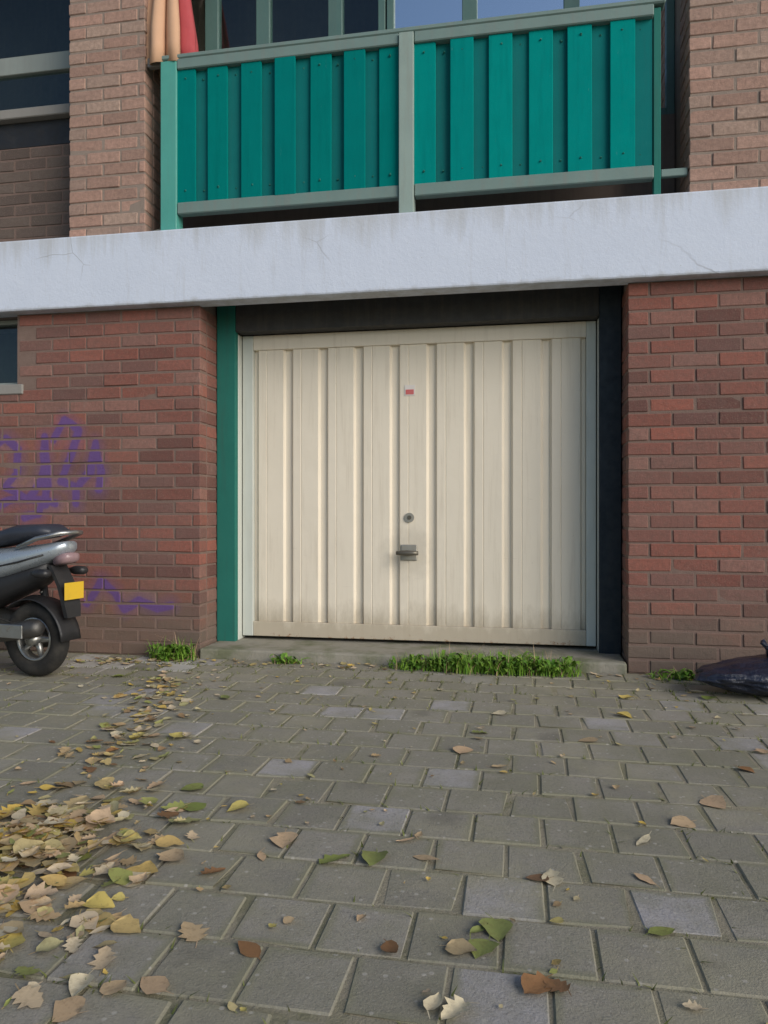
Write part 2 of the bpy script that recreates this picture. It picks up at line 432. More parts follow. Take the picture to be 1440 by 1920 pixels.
# ------------------------------------------------------------------ the building
bld = tag(empty('apartment_building', (0, 0, 0)), 'brown brick apartment block with white concrete band, teal balcony and cream garage door', 'building')
BH, BL, CH, JT = .071, .24, .083, .011
BR = {}
def brick_mesh(L, Dp, mat):
    key = (round(L, 3), round(Dp, 3), mat, random.randrange(6))
    if key not in BR:
        b = bmesh.new(); bx(b, -L/2, L/2, 0, Dp, 0, BH, .0042, 1, .0024)
        me = mesh(b, 'brick'); me.materials.append(M[mat]); BR[key] = me
    return BR[key]
def brick_wall(x0, x1, z0, z1, yf, mat, skip=None, thick=.28, quoinL=False, quoinR=False, nparts=300, revealL=0, revealR=0, cores=None):
    """a mortar core with bricks set 7 mm proud of it; reveals get their own bricks"""
    cb = bmesh.new()
    for (a, b_, c, d) in (cores or [(x0, x1, z0, z1)]):
        bx(cb, a+(.0045 if revealL and a == x0 else 0), b_-(.0045 if revealR and b_ == x1 else 0), yf+.0045, yf+thick, c, d)
    core = link('brick_wall', mesh(cb), 'mortar_pale' if mat == 'brick_tan' else 'mortar', bld)
    items = []
    nz = int(round((z1-z0)/CH))
    ch = (z1-z0)/nz
    for r in range(nz):
        z = z0+r*ch+JT/2
        off = (0 if r % 2 else (BL+JT)/2)
        x = x0-off if not revealL else x0
        segs = []
        if revealL and r % 2 == 0:
            segs.append((x0, x0+.115)); x = x0+.115+JT
        while x < x1-.03:
            a, b_ = max(x, x0), min(x+BL, x1)
            if x1-b_ < .05 and b_ < x1: b_ = x1 if revealR else b_
            if b_-a > .03: segs.append((a, b_))
            x += BL+JT
        for a, b_ in segs:
            if skip and skip(a, b_, z): continue
            L = round((b_-a)/.01)*.01
            L = b_-a
            jx = random.gauss(0, .0015); jy = random.gauss(0, .0016)
            items.append(((a+b_)/2+(jx if not (revealL or revealR) else 0), yf+jy, z+random.gauss(0, .001), L, .105, 0))
        for side, rev in ((0, revealL), (1, revealR)):
            if rev:
                items.append((x0+.0 if side == 0 else x1, yf+.118+(rev-.118)/2, z, rev-.12, .1, 1 if side == 0 else -1))
    sc = []
    for it in items:
        t = in_view((it[0], it[1], it[2]), 20); sc.append((t if t else 99+abs(it[0]), it))
    sc.sort(key=lambda q: q[0])
    restb = bmesh.new()
    for k, (_, (x, y, z, L, dp, sd)) in enumerate(sc):
        me = brick_mesh(round(L, 2), dp, mat)
        rz = 0 if sd == 0 else (-math.pi/2 if sd == 1 else math.pi/2)
        rz = rz if sd == 0 else (R(-90) if sd == -1 else R(90))
        # local +y goes into the wall
        if sd == 1: rz = R(-90)     # left edge of the wall: its free face looks to -x, depth to +x
        if sd == -1: rz = R(90)     # right edge: free face looks to +x, depth to -x
        rot = (random.gauss(0, .004), random.gauss(0, .004), rz+random.gauss(0, .005))
        if k < nparts and in_view((x, y, z), 40):
            link('brick', me, None, core, (x, y, z), rot)
        else:
            k0 = len(restb.verts); restb.from_mesh(me); restb.verts.ensure_lookup_table()
            mt = Matrix.Translation((x, y, z)) @ Matrix.Rotation(rz, 4, 'Z')
            for q in restb.verts[k0:]: q.co = mt @ q.co
    if len(restb.verts):
        kind(link('more_bricks', mesh(restb), mat, core), 'stuff')
    else: restb.free()
    return core
ZB0, ZB1 = 2.27, 2.742
JL, JR = -2.06, .59
# left ground-floor wall with a small high window, right ground-floor wall
WX0, WX1, WZ0 = -4.6, -3.38, 1.80
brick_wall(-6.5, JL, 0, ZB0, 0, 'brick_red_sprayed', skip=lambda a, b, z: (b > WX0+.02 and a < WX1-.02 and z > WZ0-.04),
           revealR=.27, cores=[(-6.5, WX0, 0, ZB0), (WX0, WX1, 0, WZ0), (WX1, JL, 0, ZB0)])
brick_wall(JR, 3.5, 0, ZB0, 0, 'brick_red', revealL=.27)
# upper piers
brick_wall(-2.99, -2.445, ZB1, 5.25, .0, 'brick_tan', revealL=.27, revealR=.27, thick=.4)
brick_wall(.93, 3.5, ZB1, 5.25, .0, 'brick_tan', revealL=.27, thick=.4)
# recessed wall of the neighbouring bay, window above its parapet
brick_mat('brick_shaded', [(.11, .085, .072), (.14, .105, .09), (.16, .125, .105), (.12, .095, .08)], dirt_h=.01)  # brick tones darkened to carry the shade of the recess
brick_wall(-6.5, -2.99, ZB1, 3.56, .3, 'brick_shaded', nparts=100)

# the white concrete band and floors
b = bmesh.new(); bx(b, -6.6, 3.6, -.09, .055, ZB0+.001, ZB1, .012, 2)
link('concrete_band', mesh(b), 'white_concrete', bld)
box('floor_slab', 'old_concrete', bld, -6.55, 3.55, .056, 1.6, 2.52, ZB1-.004, 0)
box('lintel_wall', 'render_brown', bld, -6.5, JL-.01, .058, .275, ZB0, 2.518, 0)
box('lintel_wall', 'render_brown', bld, JR+.01, 3.5, .058, .275, ZB0, 2.518, 0)
b = bmesh.new(); bx(b, -6.6, 3.6, -.09, 1.6, 5.25, 5.7, .012, 2)
link('concrete_band', mesh(b), 'white_concrete', bld)
# building body behind
box('back_wall', 'render_brown', bld, -6.4, 3.4, 1.45, 1.6, 0, 2.518, 0)
box('garage_side_wall', 'render_brown', bld, JL-.3, JL-.02, .282, 1.448, 0, 2.518, 0)
box('garage_side_wall', 'render_brown', bld, JR+.02, JR+.3, .282, 1.448, 0, 2.518, 0)
box('side_wall', 'render_brown', bld, -2.75, -2.452, .27, 1.3, ZB1+.001, 5.249, 0)
box('side_wall', 'render_brown', bld, .937, 1.25, .27, 1.3, ZB1+.001, 5.249, 0)
box('side_wall', 'render_brown', bld, -6.5, -6.3, .3, 1.5, ZB1+.001, 5.249, 0)
box('side_wall', 'render_brown', bld, 3.3, 3.49, .41, 1.5, ZB1+.001, 5.249, 0)

# --- threshold of the garage
b = bmesh.new(); bx(b, JL+.008, JR-.008, -.03, .6, -.02, .062, .012, 2)
bmesh.ops.subdivide_edges(b, edges=b.edges[:], cuts=0)
link('threshold', mesh(b), 'old_concrete', bld)

# --- green door frame
fr = empty('door_frame', parent=bld)
FY0, FY1 = .262, .315
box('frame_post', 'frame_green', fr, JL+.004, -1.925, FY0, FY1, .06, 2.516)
box('frame_post', 'frame_green_shade', fr, .455, JR-.004, FY0, FY1, .06, 2.516)  # right post: its shade is put into the paint colour
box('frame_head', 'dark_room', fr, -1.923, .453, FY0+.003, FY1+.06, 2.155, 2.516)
box('frame_liner', 'door_edge', fr, -1.985, -1.922, .317, .44, .062, 2.15)
box('frame_liner', 'door_edge', fr, .452, .5, .317, .44, .062, 2.15)
# --- cream up-and-over door with pressed vertical panels
gd = empty('garage_door', (0, .09, 0), parent=bld)
DX0, DX1, DZ0, DZ1 = -1.915, .445, .085, 2.15
NP = 9
box('edge_stile', 'door_edge', gd, DX0, DX0+.075, .285, .33, DZ0, DZ1)
box('edge_stile', 'door_edge', gd, DX1-.06, DX1, .285, .33, DZ0, DZ1)
box('door_rail', 'door_cream', gd, DX0+.076, DX1-.061, .287, .33, DZ1-.1, DZ1)
box('door_rail', 'door_cream', gd, DX0+.076, DX1-.061, .287, .33, DZ0, DZ0+.1)
px0, px1 = DX0+.077, DX1-.062
pw = (px1-px0)/NP
for i in range(NP):
    # profile across x: wide raised pan, sloping sides, narrow groove
    a = px0+i*pw
    prof = [(0, .322), (.022, .322), (.036, .298), (.036+.052, .298), (.036+.056, .302), (.036+.06, .298), (pw-.036, .298), (pw-.022, .322), (pw, .322)]
    b = bmesh.new()
    z0, z1 = DZ0+.101, DZ1-.101
    lo = [b.verts.new((a+x, y, z0)) for x, y in prof]; hi = [b.verts.new((a+x, y, z1)) for x, y in prof]
    lob = [b.verts.new((a+x, .332, z0)) for x in (0, pw)]; hib = [b.verts.new((a+x, .332, z1)) for x in (0, pw)]
    for k in range(len(prof)-1): b.faces.new((lo[k], lo[k+1], hi[k+1], hi[k]))
    b.faces.new((lob[0], hib[0], hib[1], lob[1]))
    b.faces.new(hi+[hib[1], hib[0]]); b.faces.new(lo+[lob[1], lob[0]])
    b.faces.new((lo[0], hi[0], hib[0], lob[0])); b.faces.new((lo[-1], hi[-1], hib[1], lob[1]))
    link('door_panel', mesh(b), 'door_cream', gd)
# handle, lock plate, sticker (centre at x=-.76)
b = bmesh.new(); bx(b, -.81, -.7, .289, .2985, .615, .72, .006, 2)
hp = link('handle_plate', mesh(b), 'lock_metal', gd)
b = bmesh.new(); tube(b, [(-.757, .296, .667), (-.757, .235, .667)], .016, 12)
tube(b, [(-.83, .236, .667), (-.8, .232, .667), (-.757, .229, .667), (-.72, .232, .667), (-.685, .236, .667)], [.013, .016, .02, .016, .013], 12)
link('handle', mesh(b), 'handle_metal', gd, smooth=True)
b = bmesh.new(); tube(b, [(-.752, .299, .9), (-.752, .288, .9)], .032, 20)
lk = link('lock', mesh(b), 'lock_metal', gd)
b = bmesh.new(); tube(b, [(-.752, .29, .9), (-.752, .284, .9)], .014, 16)
link('lock_cylinder', mesh(b), 'handle_metal', gd)
st = box('sticker', 'sticker_white', gd, -.785, -.715, .2945, .297, 1.71, 1.78, 0)
box('sticker_border', 'sticker_red', gd, -.777, -.723, .2925, .2943, 1.718, 1.75, 0)

# --- window frames and glass
def window(x0, x1, z0, z1, y, mat, glass, mull=(), trans=(), fw_=.06, sill=True, back='dark_room', depth=.35, curtain=None):
    w = empty('window', parent=bld)
    xs = [x0]+list(mull)+[x1]; zs = [z0]+list(trans)+[z1]
    for x in xs:
        h = fw_/2; a, c = max(x0, x-h), min(x1, x+h)
        box('window_stile', mat, w, a, c, y, y+.07, z0, z1, .004)
    for z in zs:
        h = fw_/2; a, c = max(z0, z-h), min(z1, z+h)
        for xa, xb in zip(xs[:-1], xs[1:]):
            box('window_bar', mat, w, xa+h, xb-h, y+.003, y+.067, a, c, .004)
    for xa, xb in zip(xs[:-1], xs[1:]):
        for za, zb in zip(zs[:-1], zs[1:]):
            g = glass((xa+xb)/2) if callable(glass) else glass
            b = bmesh.new(); bx(b, xa+.01, xb-.01, y+.03, y+.036, za+.01, zb-.01)
            link('pane', mesh(b), g, w)
    bk = bmesh.new(); bx(bk, x0, x1, y+depth, y+depth+.03, z0, z1); link('room', mesh(bk), back, w)
    if sill: box('sill', 'sill_stone', w, x0-.05, x1+.05, y-.11, y+.02, z0-.07, z0-.002, .006)
    if curtain:
        for (ca, cb, cm) in curtain:
            b = bmesh.new(); n = int((cb-ca)/.012); top, bot = [], []
            for k in range(n+1):
                x = ca+(cb-ca)*k/n; yy = y+.12+.018*math.sin(x*55)+.008*math.sin(x*131+1)
                top.append(b.verts.new((x, yy, z1-.03))); bot.append(b.verts.new((x, yy+.01*math.sin(x*23), z0+.04)))
            for k in range(n): b.faces.new((bot[k], bot[k+1], top[k+1], top[k]))
            o = link('curtain', mesh(b), cm, w, smooth=True)
            sm = o.modifiers.new('thick', 'SOLIDIFY'); sm.thickness = .002
    return w
# ground floor window at the far left
window(WX0+.003, WX1-.003, WZ0+.003, ZB0-.002, .10, 'window_grey', 'glass_clear', sill=True)
# neighbouring bay: window over its brick parapet
window(-6.28, -3.0, 3.82, 5.24, .36, 'window_grey', 'glass_clear', mull=(-4.6,), trans=(4.2,), fw_=.13, depth=.6)
box('sill_shadow', 'black_plastic', bld, -6.4, -3.0, .31, .42, 3.565, 3.745, .003)  # black box standing in for the shadow under the sill
# loggia back wall: brown sill wall, glazed front
box('loggia_wall', 'render_brown', bld, -2.45, .93, .44, .6, ZB1+.001, 3.45, 0)
window(-2.45, -.93, 3.456, 5.24, .46, 'window_green', 'glass_clear', mull=(-2.18, -1.8, -1.28), fw_=.1, sill=False, depth=.5)
window(-.92, .935, 3.456, 5.24, .46, 'window_green', 'glass_coated', mull=(-.36, .3), fw_=.1, sill=False, depth=.4,
       curtain=[(-.86, -.41, 'curtain_sky_tint'), (-.3, .25, 'curtain_sky_tint'), (.36, .89, 'curtain_grey')])

# --- balcony railing with teal boards
bal = empty('balcony_railing', parent=bld)
YB = .03
box('post', 'teal_light', bal, -2.325, -2.215, YB-.05, YB+.05, ZB1, 3.86)
box('post', 'post_grey', bal, -.755, -.665, YB-.065, YB+.03, ZB1, 3.86)
box('post', 'frame_green', bal, .735, .775, YB-.02, YB+.03, ZB1, 3.86)
for xa, xb in ((-2.213, -.757), (-.663, .733)):
    box('top_rail', 'rail_grey', bal, xa, xb, YB-.05, YB+.02, 3.80, 3.868, .006)
    box('bottom_rail', 'rail_grey', bal, xa, xb, YB-.045, YB+.02, 2.865, 2.94, .006)
    n = 13 if xa < -1 else 12
    w = (xb-xa)/n
    for i in range(n):
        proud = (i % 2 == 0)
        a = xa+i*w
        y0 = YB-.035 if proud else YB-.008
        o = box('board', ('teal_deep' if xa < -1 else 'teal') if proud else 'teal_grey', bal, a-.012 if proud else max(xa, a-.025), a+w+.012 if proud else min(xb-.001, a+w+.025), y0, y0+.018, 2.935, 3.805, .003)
        o.location.z = 0; 
sb_ = bmesh.new()
for o in [o for o in bal.children if o.name.startswith('board')]:
    xs_ = [q.co.x for q in o.data.vertices]; yy = min(q.co.y for q in o.data.vertices); cx = (min(xs_)+max(xs_))/2
    o.location.y = random.gauss(0, .0015); o.rotation_euler = (random.gauss(0, .001), random.gauss(0, .0012), 0)
    for z in (3.02, 3.74): tube(sb_, [(cx+random.gauss(0, .004), yy-.004, z+random.gauss(0, .006)), (cx, yy+.004, z)], .0055, 8)
kind(link('screws', mesh(sb_), 'frame_green', bal), 'stuff')
box('handrail', 'rail_grey', bal, -2.33, .80, YB-.045, YB+.045, 3.872, 3.905, .008)
box('wall_bracket', 'sill_stone', bal, -2.44, -2.335, YB-.01, YB+.03, 3.86, 3.92, .004)
box('wall_bracket', 'rail_grey', bal, .777, .925, YB-.01, YB+.02, 2.88, 2.925, .004)

# ------------------------------------------------------------------ folded parasol on the balcony
pr = empty('parasol', (-2.335, .14, ZB1), label='folded peach and red parasol in the left corner of the teal balcony', cat='parasol')
b = bmesh.new(); tube(b, [(0, 0, .05), (0, 0, 2.3)], .018, 12); link('pole', mesh(b), 'steel', pr, smooth=True)
b = bmesh.new(); tube(b, [(0, 0, 0), (0, 0, .05), (0, 0, .07)], [.12, .12, .04], 24); link('base', mesh(b), 'old_concrete', pr)
G = 8
for g in range(G):
    a0 = 2*math.pi*g/G+.2; b = bmesh.new(); rows = []
    for r in range(11):
        t = r/10; z = 2.22-t*1.07
        rad = .03+.16*t**.8*(1 if t < .9 else .93)
        row = []
        for k in range(7):
            s_ = k/6; fold = math.sin(math.pi*s_)
            rr = rad*(.55+.6*fold+.06*math.sin(7*s_+g+3*t)); aa = a0+(s_*1.12-.06)*2*math.pi/G
            row.append(b.verts.new((rr*math.cos(aa), rr*math.sin(aa), z-.04*fold*(t > .95)+.015*math.sin(g*2.1)*t)))
        rows.append(row)
    for p, q in zip(rows[:-1], rows[1:]):
        for k in range(6): b.faces.new((p[k], p[k+1], q[k+1], q[k]))
    o = link('canopy_gore', mesh(b), 'cloth_red' if g in (0, 7) else 'cloth_peach', pr, smooth=True)
    o.modifiers.new('thick', 'SOLIDIFY').thickness = .003

# ------------------------------------------------------------------ motor scooter (local +x is its rear)
sc = empty('motor_scooter', (-2.735, -.70, 0), R(-10), 'silver and black motor scooter with yellow plate parked along the left wall', 'scooter')
def P_(name, bm_, mat, par=sc, smooth=True): return link(name, mesh(bm_), mat, par, smooth=smooth)
for wx in (0, -1.26):
    wh = empty('wheel', (wx, 0, .215), parent=sc)
    P_('tyre', torus(bmesh.new(), .165, .05, 40, 12, 1.05), 'black_rubber', wh)
    b = bmesh.new(); torus(b, .118, .014, 32, 8, 2.6)
    for k in range(5):
        a = 2*math.pi*k/5; tube(b, [(0, 0, 0), (.118*math.cos(a), 0, .118*math.sin(a))], [.022, .014], 8)
    tube(b, [(0, -.06, 0), (0, .06, 0)], .035, 14); P_('rim', b, 'steel', wh)
# tail cowl
b = bmesh.new()
prof = [(-.62, .42, .12, .14), (-.5, .56, .14, .13), (-.3, .62, .155, .105), (-.1, .655, .15, .085), (.06, .69, .125, .066), (.17, .72, .09, .05), (.24, .745, .05, .03)]
loft(b, [sell(x, 0, z, hw, hh, 20, .75) for x, z, hw, hh in prof]); P_('tail_cowl', b, 'silver_paint')
b = bmesh.new()
loft(b, [sell(x, 0, z, hw, hh, 16, .7) for x, z, hw, hh in ((-.72, .74, .1, .03), (-.55, .765, .14, .045), (-.3, .775, .145, .05), (-.18, .79, .14, .045), (-.08, .815, .13, .05), (.1, .83, .115, .04), (.16, .825, .08, .02))]); P_('seat', b, 'seat_vinyl')
b = bmesh.new(); tube(b, [(-.02, .12, .74), (.12, .13, .79), (.24, .08, .82), (.27, 0, .825), (.24, -.08, .82), (.12, -.13, .79), (-.02, -.12, .74)], .013, 10); P_('grab_rail', b, 'steel')
b = bmesh.new(); loft(b, [sell(x, 0, z, hw, hh, 12, .6) for x, z, hw, hh in ((.17, .665, .06, .03), (.235, .68, .06, .032), (.262, .685, .045, .024))]); P_('tail_light', b, 'smoked_lens')
# mudguard over the rear wheel and the number plate
b = bmesh.new(); rows = []
for k in range(13):
    a = R(130-k*10.5); rr = .245
    rows.append([Vector((rr*math.cos(a), y, .215+rr*math.sin(a)+(.006 if abs(y) < .05 else -.012))) for y in (-.075, -.055, 0, .055, .075)]+
                [Vector(((rr-.01)*math.cos(a), y, .215+(rr-.01)*math.sin(a)-.008)) for y in (.073, 0, -.073)])
loft(b, rows); P_('mudguard', b, 'black_plastic')
b = bmesh.new(); loft(b, [[Vector((x-.01, -w, z)), Vector((x-.01, w, z)), Vector((x+.015, w, z)), Vector((x+.015, -w, z))] for x, z, w in ((.14, .64, .06), (.21, .52, .06), (.24, .42, .06), (.25, .35, .05))]); P_('plate_holder', b, 'black_plastic', smooth=False)
b = bmesh.new(); bx(b, .262, .266, -.0725, .0725, .45, .545, .001)
pl = P_('number_plate', b, 'plate_yellow', smooth=False); pl.rotation_euler = (0, 0, 0)
for y in (-.14, .14):
    b = bmesh.new(); loft(b, [sell(x, y, .6, hw, hh, 12, .8) for x, hw, hh in ((.1, .012, .012), (.15, .035, .026), (.2, .034, .025), (.22, .02, .015))]); P_('turn_signal', b, 'black_plastic')
for sd in (-1, 1):
    b = bmesh.new(); tube(b, [(-.56, sd*.137, .5), (-.4, sd*.149, .575), (-.2, sd*.152, .62), (0, sd*.137, .66), (.14, sd*.1, .7)], .006, 6); P_('trim_strip', b, 'black_plastic')
    b = bmesh.new(); tube(b, [(-.02, sd*.075, .22), (-.05, sd*.09, .3), (-.2, sd*.1, .34), (-.4, sd*.1, .33)], .005, 6); P_('brake_cable', b, 'black_rubber')
b = bmesh.new(); tube(b, [(.0+.006*math.cos(k*.9)-.06*(k/60), .09+.03*math.sin(k*.9), .27+.3*k/60) for k in range(61)], .006, 6); P_('spring', b, 'steel')
# engine, exhaust, shock
b = bmesh.new(); loft(b, [sell(x, .1, z, hw, hh, 14, .55) for x, z, hw, hh in ((-.5, .3, .05, .08), (-.3, .27, .07, .1), (-.05, .235, .065, .09), (.07, .22, .04, .06))]); P_('engine', b, 'dark_steel')
b = bmesh.new(); tube(b, [(-.42, -.1, .2), (-.3, -.13, .22), (-.18, -.135, .25), (-.15, -.135, .255), (.13, -.135, .3), (.16, -.135, .303)], [.015, .016, .02, .05, .05, .03], 16); P_('exhaust', b, 'dark_steel')
b = bmesh.new(); bx(b, -.14, .08, -.19, -.183, .245, .32, .003); P_('heat_shield', b, 'steel', smooth=False)
b = bmesh.new(); tube(b, [(.0, .09, .24), (-.06, .09, .6)], .022, 10)
for k in range(8): pass
P_('shock', b, 'black_plastic')
# under-seat black side panels
b = bmesh.new(); loft(b, [sell(x, 0, z, hw, hh, 16, .6) for x, z, hw, hh in ((-.64, .34, .1, .1), (-.45, .42, .12, .1), (-.2, .5, .125, .08), (.02, .57, .1, .06), (.12, .62, .06, .04))]); P_('side_panel', b, 'black_plastic')
# footboard and front
b = bmesh.new(); bx(b, -1.06, -.56, -.15, .15, .24, .3, .02, 2); P_('footboard', b, 'black_plastic', smooth=False)
b = bmesh.new(); loft(b, [sell(x, 0, z, hw, hh, 16, .7) for x, z, hw, hh in ((-1.18, .9, .1, .03), (-1.14, .82, .16, .05), (-1.1, .65, .19, .1), (-1.04, .45, .17, .12), (-1.0, .3, .14, .07))]); P_('leg_shield', b, 'silver_paint')
b = bmesh.new()
for y in (-.075, .075): tube(b, [(-1.26, y, .215), (-1.2, y, .5)], .018, 10)
tube(b, [(-1.19, 0, .5), (-1.1, 0, .98)], .025, 12); P_('fork', b, 'dark_steel')
b = bmesh.new(); tube(b, [(-1.02, -.33, .98), (-1.06, -.2, 1.0), (-1.1, 0, .99), (-1.06, .2, 1.0), (-1.02, .33, .98)], .014, 10); P_('handlebar', b, 'dark_steel')
b = bmesh.new(); loft(b, [sell(x, 0, .97, hw, hh, 16, .8) for x, hw, hh in ((-1.02, .06, .04), (-1.1, .12, .07), (-1.18, .1, .07), (-1.21, .06, .045))]); P_('headlight', b, 'clear_lens')
for y in (-.28, .28):
    b = bmesh.new(); tube(b, [(-1.05, y, 1.0), (-1.06, y*1.05, 1.15)], .006, 8)
    loft(b, [sell(x, y*1.1, 1.19, hw, hh, 12, .9) for x, hw, hh in ((-1.045, .055, .035), (-1.07, .05, .03), (-1.085, .02, .012))]); P_('mirror', b, 'black_plastic')
b = bmesh.new(); tube(b, [(-.4, .1, .24), (-.38, .2, .03), (-.34, .22, .005)], .011, 8); tube(b, [(-.4, -.1, .24), (-.38, -.2, .03), (-.34, -.22, .005)], .011, 8); P_('centre_stand', b, 'dark_steel')

# ------------------------------------------------------------------ refuse bag at the right wall
b = bmesh.new(); bmesh.ops.create_icosphere(b, subdivisions=5, radius=1)
from mathutils import noise as mn
for q in b.verts:
    p = q.co.copy(); n1 = mn.noise(p*1.7+Vector((3, 1, 2))); n2 = mn.noise(p*4.5); n3 = abs(mn.noise(p*9+Vector((0, 5, 1))))
    s_ = 1+.16*n1+.09*n2-.07*n3
    q.co = Vector((p.x*s_*.4, p.y*s_*.2, max(p.z*s_*(.105+.045*p.x), -.1)))
    if p.z > .75: q.co.x *= 1-.25*(p.z-.75)*2
bag = link('refuse_bag', mesh(b), 'bag_film', None, (1.25, -.42, .1), (0, 0, R(12)), smooth=True)
tag(bag, 'black plastic refuse bag slumped at the foot of the right brick wall', 'bag')
b = bmesh.new()
for k in range(9):
    a = 2*math.pi*k/9; tube(b, [(.02*math.cos(a), .02*math.sin(a), .12), (.022*math.cos(a), .022*math.sin(a), .155), (.055*math.cos(a+.2), .05*math.sin(a+.2), .19+.02*math.sin(k*2.3))], [.012, .008, .012], 6)
for q in b.verts: q.co.z -= .025
link('bag_neck', mesh(b), 'bag_film', bag, smooth=True)

# ------------------------------------------------------------------ weeds
def blade(bm_, x, y, z, h, w, ang, lean, n=4):
    d = Vector((math.cos(ang), math.sin(ang), 0)); s_ = Vector((-d.y, d.x, 0)); pr_ = None
    for k in range(n+1):
        t = k/n; p = Vector((x, y, z))+d*(lean*h*t*t)+Vector((0, 0, h*(t-.25*lean*t*t)))
        ww = w*(1-t**1.5)+.0006
        cur = (bm_.verts.new(p-s_*ww/2), bm_.verts.new(p+s_*ww/2))
        if pr_: bm_.faces.new((pr_[0], pr_[1], cur[1], cur[0]))
        pr_ = cur
def broad(bm_, x, y, z, L, w, ang, up):
    d = Vector((math.cos(ang), math.sin(ang), 0)); s_ = Vector((-d.y, d.x, 0)); pr_ = None
    for k in range(6):
        t = k/5; p = Vector((x, y, z))+d*L*t+Vector((0, 0, up*L*math.sin(t*2.4)))
        ww = w*math.sin(math.pi*min(1, .08+t*.92))**.8+.001
        cur = (bm_.verts.new(p-s_*ww/2+Vector((0, 0, .15*ww))), bm_.verts.new(p), bm_.verts.new(p+s_*ww/2+Vector((0, 0, .15*ww))))
        if pr_:
            bm_.faces.new((pr_[0], pr_[1], cur[1], cur[0])); bm_.faces.new((pr_[1], pr_[2], cur[2], cur[1]))
        pr_ = cur
def raw(bm_):
    me = bpy.data.meshes.new('mesh'); bm_.to_mesh(me); bm_.free(); return me
def weed(x, y, z, rx, ry, h, nb, nl, label, seed):
    random.seed(seed)
    w = empty('weed_clump', (x, y, z), label=label, cat='weed', group='weeds along the garage front')
    b1, b2 = bmesh.new(), bmesh.new()
    for _ in range(nb):
        a = random.uniform(0, 6.28); r = math.sqrt(random.random())
        blade(b1, rx*r*math.cos(a), ry*r*math.sin(a), 0, h*random.uniform(.25, 1.1), random.uniform(.004, .009), random.uniform(0, 6.28), random.uniform(.15, .9))
    for _ in range(nl):
        a = random.uniform(0, 6.28); r = math.sqrt(random.random())*.9
        broad(b2, rx*r*math.cos(a), ry*r*math.sin(a), random.uniform(0, h*.5), random.uniform(.04, .085), random.uniform(.016, .034), random.uniform(0, 6.28), random.uniform(.1, .7))
    b3 = bmesh.new()
    for _ in range(nb//7):
        a = random.uniform(0, 6.28); r = math.sqrt(random.random())*1.15
        blade(b3, rx*r*math.cos(a), ry*r*math.sin(a), 0, h*random.uniform(.6, 1.45), random.uniform(.002, .005), random.uniform(0, 6.28), random.uniform(.2, 1.3))
    link('dry_blades', raw(b3), 'leaf_tan', w, smooth=True)
    link('grass_blades', raw(b1), 'grass', w, smooth=True); link('weed_leaves', raw(b2), 'weed_leaf', w, smooth=True)
weed(-.62, -.12, -.005, .18, .07, .1, 150, 80, 'low green weeds below the garage handle, leftmost of the clump row', 1)
weed(-.36, -.12, -.005, .2, .095, .14, 240, 130, 'dense green weeds at the door foot right of the handle', 2)
weed(-.08, -.12, -.005, .2, .1, .145, 250, 140, 'thick tuft of grass in the middle of the green strip at the threshold', 3)
weed(.16, -.12, -.005, .16, .085, .12, 180, 100, 'green weeds ending the strip nearest the right brick wall', 4)
weed(-2.2, -.1, -.005, .16, .08, .15, 150, 120, 'green weed clump at the foot of the left brick wall corner', 5)
weed(-1.45, -.09, -.005, .1, .03, .05, 70, 25, 'short sparse weeds at the threshold below the left side of the door', 6)
weed(.85, -.12, -.005, .16, .05, .06, 90, 35, 'small weeds at the foot of the right brick wall before the bag', 7)
# moss and grass in the joints
random.seed(21)
b = bmesh.new()
for _ in range(9000):
    y = -abs(random.gauss(0, .55))-.02 if random.random() < .5 else random.uniform(-3.5, 0)
    x = random.uniform(-3.4, 1.9)
    if mn.noise(Vector((x*1.3, y*1.3, 4))) < .02 and random.random() < .75: continue
    j = round((-.13-y)/PS)
    if random.random() < .6: y = -.13-j*PS+random.choice((-.5, .5))*PS+random.gauss(0, .004)
    else:
        x0 = .05+(PS/2 if j % 2 else 0); x = x0+(round((x-x0)/PS-.5)+.5)*PS+random.gauss(0, .004)
    blade(b, x, y, -.012, random.uniform(.012, .034), random.uniform(.003, .008), random.uniform(0, 6.28), random.uniform(.3, 1.4), 2)
ms = link('joint_moss', raw(b), 'moss'); kind(ms, 'stuff'); ms['label'] = 'moss and fine grass growing in the paving joints'; ms['category'] = 'moss'

